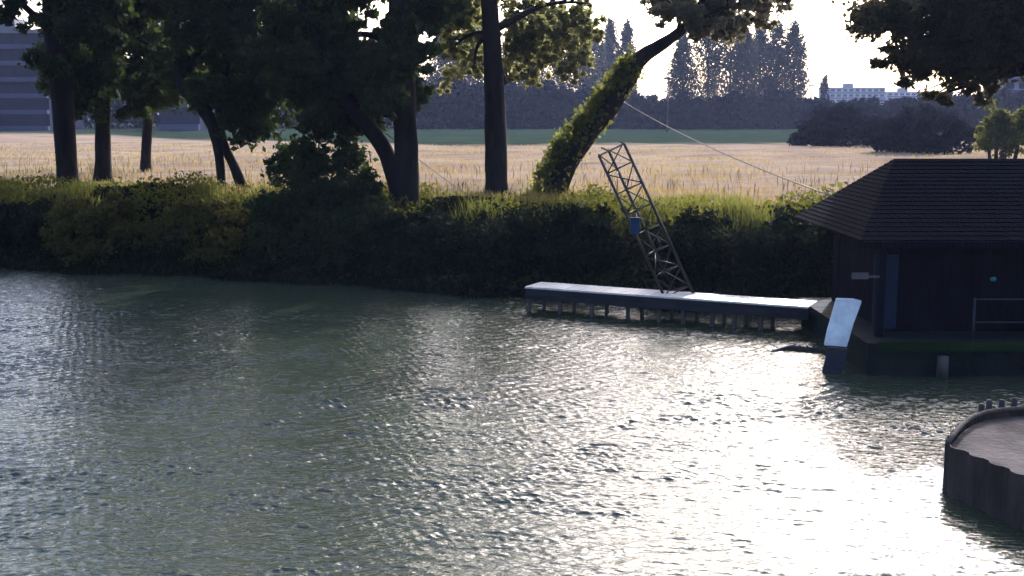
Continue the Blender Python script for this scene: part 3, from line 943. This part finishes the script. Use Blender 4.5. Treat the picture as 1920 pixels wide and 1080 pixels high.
# driftwood in front of it
def build_log():
    c = [G(x, y, 0.0) for x, y in ((1446, 660), (1480, 655), (1515, 658), (1560, 660))]
    for p, z in zip(c, (0.0, 0.03, 0.02, -0.02)): p[2] = z
    mb = MB()
    pp, pr = smooth_path(c, [0.02, 0.05, 0.06, 0.05], 4)
    mb.tube(pp, pr, 8, 0.2)
    for k in range(9):
        a = pp[random.randint(2, len(pp) - 2)]
        e = a + np.array([random.uniform(-.22, .1), random.uniform(-.2, .2), random.uniform(.03, .12)])
        mb.tube([a, (a + e) / 2 + np.array([0, 0, .03]), e], [.018, .013, .004], 5)
    tag(mb.build('driftwood', M['wood_log'], None, True), 'dark driftwood branch floating at the foot of the pale slab', 'driftwood')
build_log()

# ------------------------------------------------------------------ sheet pile pier
def build_pier():
    zt = 0.54
    pts = [G(1772, 830, zt), G(1845, 858, zt), G(1925, 892, zt)]
    c0, c2 = pts[0][:2], pts[2][:2]
    d = (c2 - c0) / np.linalg.norm(c2 - c0)
    front_end = c0 + d * 6.0
    back = [c0] + [G(x, y, zt)[:2] for x, y in ((1782, 815), (1798, 796), (1818, 782), (1845, 773), (1880, 768), (1925, 765))]
    back += [back[-1] + np.array([1.5, 0.1]), back[-1] + np.array([6.0, 0.0])]
    root = empty('pier', (c0[0], c0[1], 0), 'rusty sheet pile pier with a curved far rim and sandy top', 'pier')
    def wall(poly, name, fold, ztop):
        # resample then fold in and out like sheet piling
        P_ = [np.array(p) for p in poly]
        seg = [np.linalg.norm(P_[i + 1] - P_[i]) for i in range(len(P_) - 1)]
        tot = sum(seg)
        out = []
        s_ = 0.0
        step = 0.075
        k = 0
        while s_ < tot:
            q = s_
            for i, L in enumerate(seg):
                if q <= L: break
                q -= L
            dd = (P_[i + 1] - P_[i]) / seg[i]
            nn = np.array([dd[1], -dd[0]])
            out.append((P_[i] + dd * q + nn * (fold if (k // 2) % 2 else 0.0), nn))
            s_ += step
            k += 1
        v, f = [], []
        n = len(out)
        for (p, nn) in out:
            zz = ztop
            v += [(p[0], p[1], -0.9), (p[0], p[1], zz), (p[0] - nn[0] * .014, p[1] - nn[1] * .014, zz), (p[0] - nn[0] * .014, p[1] - nn[1] * .014, -0.9)]
        for i in range(n - 1):
            a_, b_ = 4 * i, 4 * i + 4
            f += [(a_, b_, b_ + 1, a_ + 1), (a_ + 1, b_ + 1, b_ + 2, a_ + 2), (a_ + 2, b_ + 2, b_ + 3, a_ + 3)]
        f += [(0, 1, 2, 3), (4 * n - 4, 4 * n - 1, 4 * n - 2, 4 * n - 3)]
        return link_mesh(name, v, f, M['sheet'], root)
    wall([c0, front_end], 'sheet_wall', 0.045, zt)
    wall(list(reversed(back)), 'curved_wall', 0.03, zt)
    # narrow capping strip on the curved rim
    mb = MB()
    mb.tube([(p[0] + 0.03, p[1] - 0.02, zt + 0.01) for p in back], 0.028, 8)
    mb.build('rim', M['fill'], root, True)
    poly = [tuple(p) for p in back] + [tuple(front_end)]
    inner = []
    cx = np.mean([p[0] for p in poly]); cy = np.mean([p[1] for p in poly])
    mb = MB()
    poly = [(p[0] + (cx - p[0]) * 0.012 + 0.02, p[1] + (cy - p[1]) * 0.012) for p in poly]
    mb.prism(list(reversed(poly)), -0.5, zt - 0.09)
    mb.build('fill', M['fill'], root)
    for k, (x, y) in enumerate(((1846, 772), (1860, 766), (1884, 764), (1908, 762))):
        p = G(x, y, zt)
        mb = MB()
        mb.tube([(p[0], p[1] + .09, -0.6), (p[0], p[1] + .09, zt + 0.06), (p[0], p[1] + .09, zt + 0.075 + .01 * (k % 2))], [.036, .036, .028], 8)
        mb.build('pile_head', M['post'], root, True)
build_pier()

# ------------------------------------------------------------------ far side of the field
def poplar(label, px, top, base, wpx, D, n, lm='leaf_poplar', group='poplars beyond the field'):
    c0, c1 = P(px, base, D), P(px, top, D)
    zb = ZF
    root = empty('poplar_tree', (c0[0], D, zb), label, 'tree', group)
    mb = MB()
    Ht = c1[2] - zb
    mb.tube([(c0[0], D, zb - .3), (c0[0] + .1, D, zb + Ht * .4), (c0[0], D, zb + Ht * .92)], [0.32, 0.2, 0.04], 7)
    for q in range(10):
        zz = zb + Ht * random.uniform(.12, .75)
        an = random.uniform(0, 6.28); rr = wpx * pxm(D) * 0.4
        mb.tube([(c0[0], D, zz), (c0[0] + rr * math.cos(an), D + rr * math.sin(an), zz + Ht * .12)], [0.07, 0.02], 5)
    mb.build('trunk', M['bark'], root, True)
    t = rng.uniform(0, 1, n // 22) ** 0.9
    r = wpx * 1.3 * pxm(D) / 2
    prof = np.interp(t, [0, .08, .35, .7, .9, 1], [0.45, 0.75, 1.0, 0.85, 0.5, 0.1])
    an = rng.uniform(0, 6.28, len(t)); q = np.sqrt(rng.uniform(0.05, 1.25, len(t)))
    sp = np.stack([c0[0] + np.cos(an) * q * prof * r, D + np.sin(an) * q * prof * r, zb + Ht * (0.07 + 0.93 * t)], 1)
    k = rng.integers(0, len(t), n)
    pts = sp[k] + rng.normal(size=(n, 3)) * np.array([0.22, 0.22, 0.5]) * r * 0.75
    v, f = leaf_cards(pts, 0.42 * D / 170, up=-0.6)
    link_mesh('crown', v, f, M[lm], root)
for lab, px, top, wpx, D in (
        ('hazy narrow poplar just left of the leaning trunk, taller of two', 1142, 46, 30, 215),
        ('hazy narrow poplar touching the left side of the leaning trunk', 1174, 46, 24, 215),
        ('isolated slim poplar standing in the gap right of the leaning trunk', 1278, 72, 34, 170),
        ('tall broad poplar between the isolated slim one and the dense clump', 1325, 28, 42, 172),
        ('tall poplar with ragged top under the leaning tree crown', 1366, 24, 42, 168),
        ('shorter poplar in front of the dense clump', 1393, 62, 36, 160),
        ('poplar with pointed top, first of the dense clump of three', 1421, 48, 34, 170),
        ('middle poplar of the dense clump of three', 1452, 44, 34, 172),
        ('poplar at the right end of the row beside open sky', 1485, 50, 34, 170),
        ('poplar behind the bare trunk, seen between trunk and bright leaves', 880, 62, 62, 190),
        ('poplar in the gap right of the bare trunk', 1015, 50, 66, 190),
        ('poplar between the bright leaves and the two hazy poplars', 1085, 55, 58, 195),
        ('poplar in the gap beside the broad trunk', 832, 60, 46, 190),
        ('poplar close on the right of the bare trunk, half hidden by its leaves', 972, 58, 56, 200),
        ('poplar next to the leaning tree, left of the two hazy narrow ones', 1112, 66, 40, 205)):
    poplar(lab, px, top, 240, wpx, D + 45, 5200)
# small pointed conifer by the far flats
poplar('tiny pointed conifer beside the pale flats', 1543, 146, 240, 14, 260, 700, 'leaf_far', 'conifers by the far flats')

def mass(px0, px1, top, D, n, depth, leaf, seed, base=None):
    """points of a bank of far shrubs, uneven top"""
    r = np.random.default_rng(seed)
    px = r.uniform(px0, px1, n)
    tp = np.interp(px, [t[0] for t in top], [t[1] for t in top]) + 6 * np.sin(px * 0.07 + seed) + 5 * np.sin(px * 0.19 + 2 * seed) + 3 * np.sin(px * .41)
    x0 = (px - 960) / F * D
    hz = H + (HOR - tp) / F * D
    d = D + r.uniform(0, depth, n)
    t = r.uniform(0, 1, n) ** 0.8
    z = ZF + (hz - ZF) * t
    return np.stack([x0, d, z], 1)
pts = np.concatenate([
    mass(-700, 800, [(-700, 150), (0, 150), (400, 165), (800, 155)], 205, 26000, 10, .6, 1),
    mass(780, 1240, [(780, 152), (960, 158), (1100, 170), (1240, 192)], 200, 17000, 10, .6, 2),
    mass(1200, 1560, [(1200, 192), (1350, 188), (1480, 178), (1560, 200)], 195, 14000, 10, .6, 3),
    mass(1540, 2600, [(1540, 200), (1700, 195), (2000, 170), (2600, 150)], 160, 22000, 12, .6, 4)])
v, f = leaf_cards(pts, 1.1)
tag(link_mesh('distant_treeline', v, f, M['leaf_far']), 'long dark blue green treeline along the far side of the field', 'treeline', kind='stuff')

def farbush(label, spots, D, n, leaf, lm='leaf_far'):
    s = pxm(D)
    cs = [P(x, y, D) for x, y, rx, ry in spots]
    rd = [(rx * s, rx * s * .8, ry * s) for x, y, rx, ry in spots]
    base = np.mean(cs, axis=0); base[2] = ZF
    root = empty('field_bush', base, label, 'bush', 'bushes beside the field')
    mb = MB()
    for c in cs:
        mb.tube([(base[0] * .4 + c[0] * .6, c[1], ZF - .2), (c[0], c[1], c[2])], [0.12, 0.03], 5)
    mb.build('stem', M['bark'], root)
    pts = blob_points(cs, rd, n, lump=.4)
    pts = pts[pts[:, 2] > ZF]
    v, f = leaf_cards(pts, leaf)
    link_mesh('foliage', v, f, M[lm], root)
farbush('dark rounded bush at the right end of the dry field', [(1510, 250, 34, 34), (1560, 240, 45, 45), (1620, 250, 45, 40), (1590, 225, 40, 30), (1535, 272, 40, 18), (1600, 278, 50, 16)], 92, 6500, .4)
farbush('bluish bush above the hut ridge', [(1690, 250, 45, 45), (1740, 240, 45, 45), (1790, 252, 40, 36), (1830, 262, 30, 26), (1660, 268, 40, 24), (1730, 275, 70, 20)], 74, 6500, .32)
farbush('sunlit yellow green bush at the right under the overhanging branches', [(1868, 215, 24, 28), (1890, 235, 26, 26), (1850, 240, 22, 22), (1920, 225, 30, 34), (1880, 265, 50, 24)], 58, 4500, .24, 'nettle')

# ------------------------------------------------------------------ far buildings, lamp posts
def building(label, px0, px1, top, D, floors, wm, nwin, depth=14, base_off=0):
    a, b = P(px0, top, D), P(px1, top, D)
    x0, x1, zt = a[0], b[0], a[2]
    root = empty('apartment_building', ((x0 + x1) / 2, D, ZF), label, 'building', 'buildings beyond the field')
    mb = MB(); mb.box((x0, D, ZF - .3), (x1, D + depth, zt)); mb.build('wall', M[wm], root)
    mb = MB(); mb.box((x0 - .3, D - .3, zt + .003), (x1 + .3, D + depth + .3, zt + .5)); mb.box((x0 + (x1 - x0) * .3, D + 3, zt + .503), (x0 + (x1 - x0) * .3 + 4, D + 7, zt + 2.4)); mb.build('roof', M['roofgrey'], root)
    fh = (zt - ZF) / floors
    for k in range(floors):
        z0 = ZF + k * fh
        mb = MB(); mb.box((x0 - .02, D - .9, z0 + fh * .02), (x1 + .02, D - .003, z0 + fh * .30)); mb.build('balcony', M['band'], root)
        for q in range(nwin):
            u0 = x0 + (x1 - x0) * (q + .18) / nwin; u1 = x0 + (x1 - x0) * (q + .82) / nwin
            mb = MB(); mb.box((u0, D - .06, z0 + fh * .42), (u1, D - .004, z0 + fh * .9)); mb.build('window', M['pane'], root)
building('blue grey block of flats with pale balcony bands at the left edge', -90, 84, 62, 178, 6, 'facade_blue', 6)
building('low blue building glimpsed under the crowns between the trunks', 296, 372, 160, 176, 2, 'facade_blue', 4)
building('long pale block of flats right of the poplars, low on the horizon', 1556, 1660, 166, 560, 6, 'concrete', 9, 20)
building('bluish block of flats stepping down beside the long pale block', 1664, 1752, 174, 580, 6, 'concrete', 8, 20)
building('pale narrow tower behind the sunlit bush at the right edge', 1884, 1960, 108, 190, 6, 'concrete', 3, 8)

def lamp(label, px, top, D):
    t = P(px, top, D)
    root = empty('street_lamp', (t[0], D, ZF), label, 'street lamp', 'posts beyond the field')
    mb = MB(); mb.tube([(t[0], D, ZF - .2), (t[0], D, t[2])], [.13, .07], 8); mb.build('pole', M['rail'], root, True)
    mb = MB(); mb.tube([(t[0] - .6, D, t[2] - .02), (t[0], D, t[2] + .1), (t[0] + .6, D, t[2] - .02)], [.13, .16, .13], 8); mb.build('lamp_head', M['rail'], root, True)
lamp('tall thin lamp post in the bright gap beside the isolated poplar', 1253, 147, 165)
lamp('short thin lamp post left of the tiny conifer', 1522, 160, 240)

# ------------------------------------------------------------------ air
mb = MB()
mb.box((-1600, -120, -2.4), (1600, 1590, 34))
hz = mb.build('haze', bpy.data.materials.new('haze_air'))
hm = hz.data.materials[0]
hm.use_nodes = True
t = hm.node_tree
for nd in list(t.nodes):
    if nd.type == 'BSDF_PRINCIPLED': t.nodes.remove(nd)
pv = t.nodes.new('ShaderNodeVolumePrincipled')
pv.inputs['Color'].default_value = (0.52, 0.63, 1.0, 1)
pv.inputs['Density'].default_value = 0.00018
pv.inputs['Anisotropy'].default_value = 0.35
t.links.new(pv.outputs[0], t.nodes['Material Output'].inputs['Volume'])
tag(hz, kind='stuff')
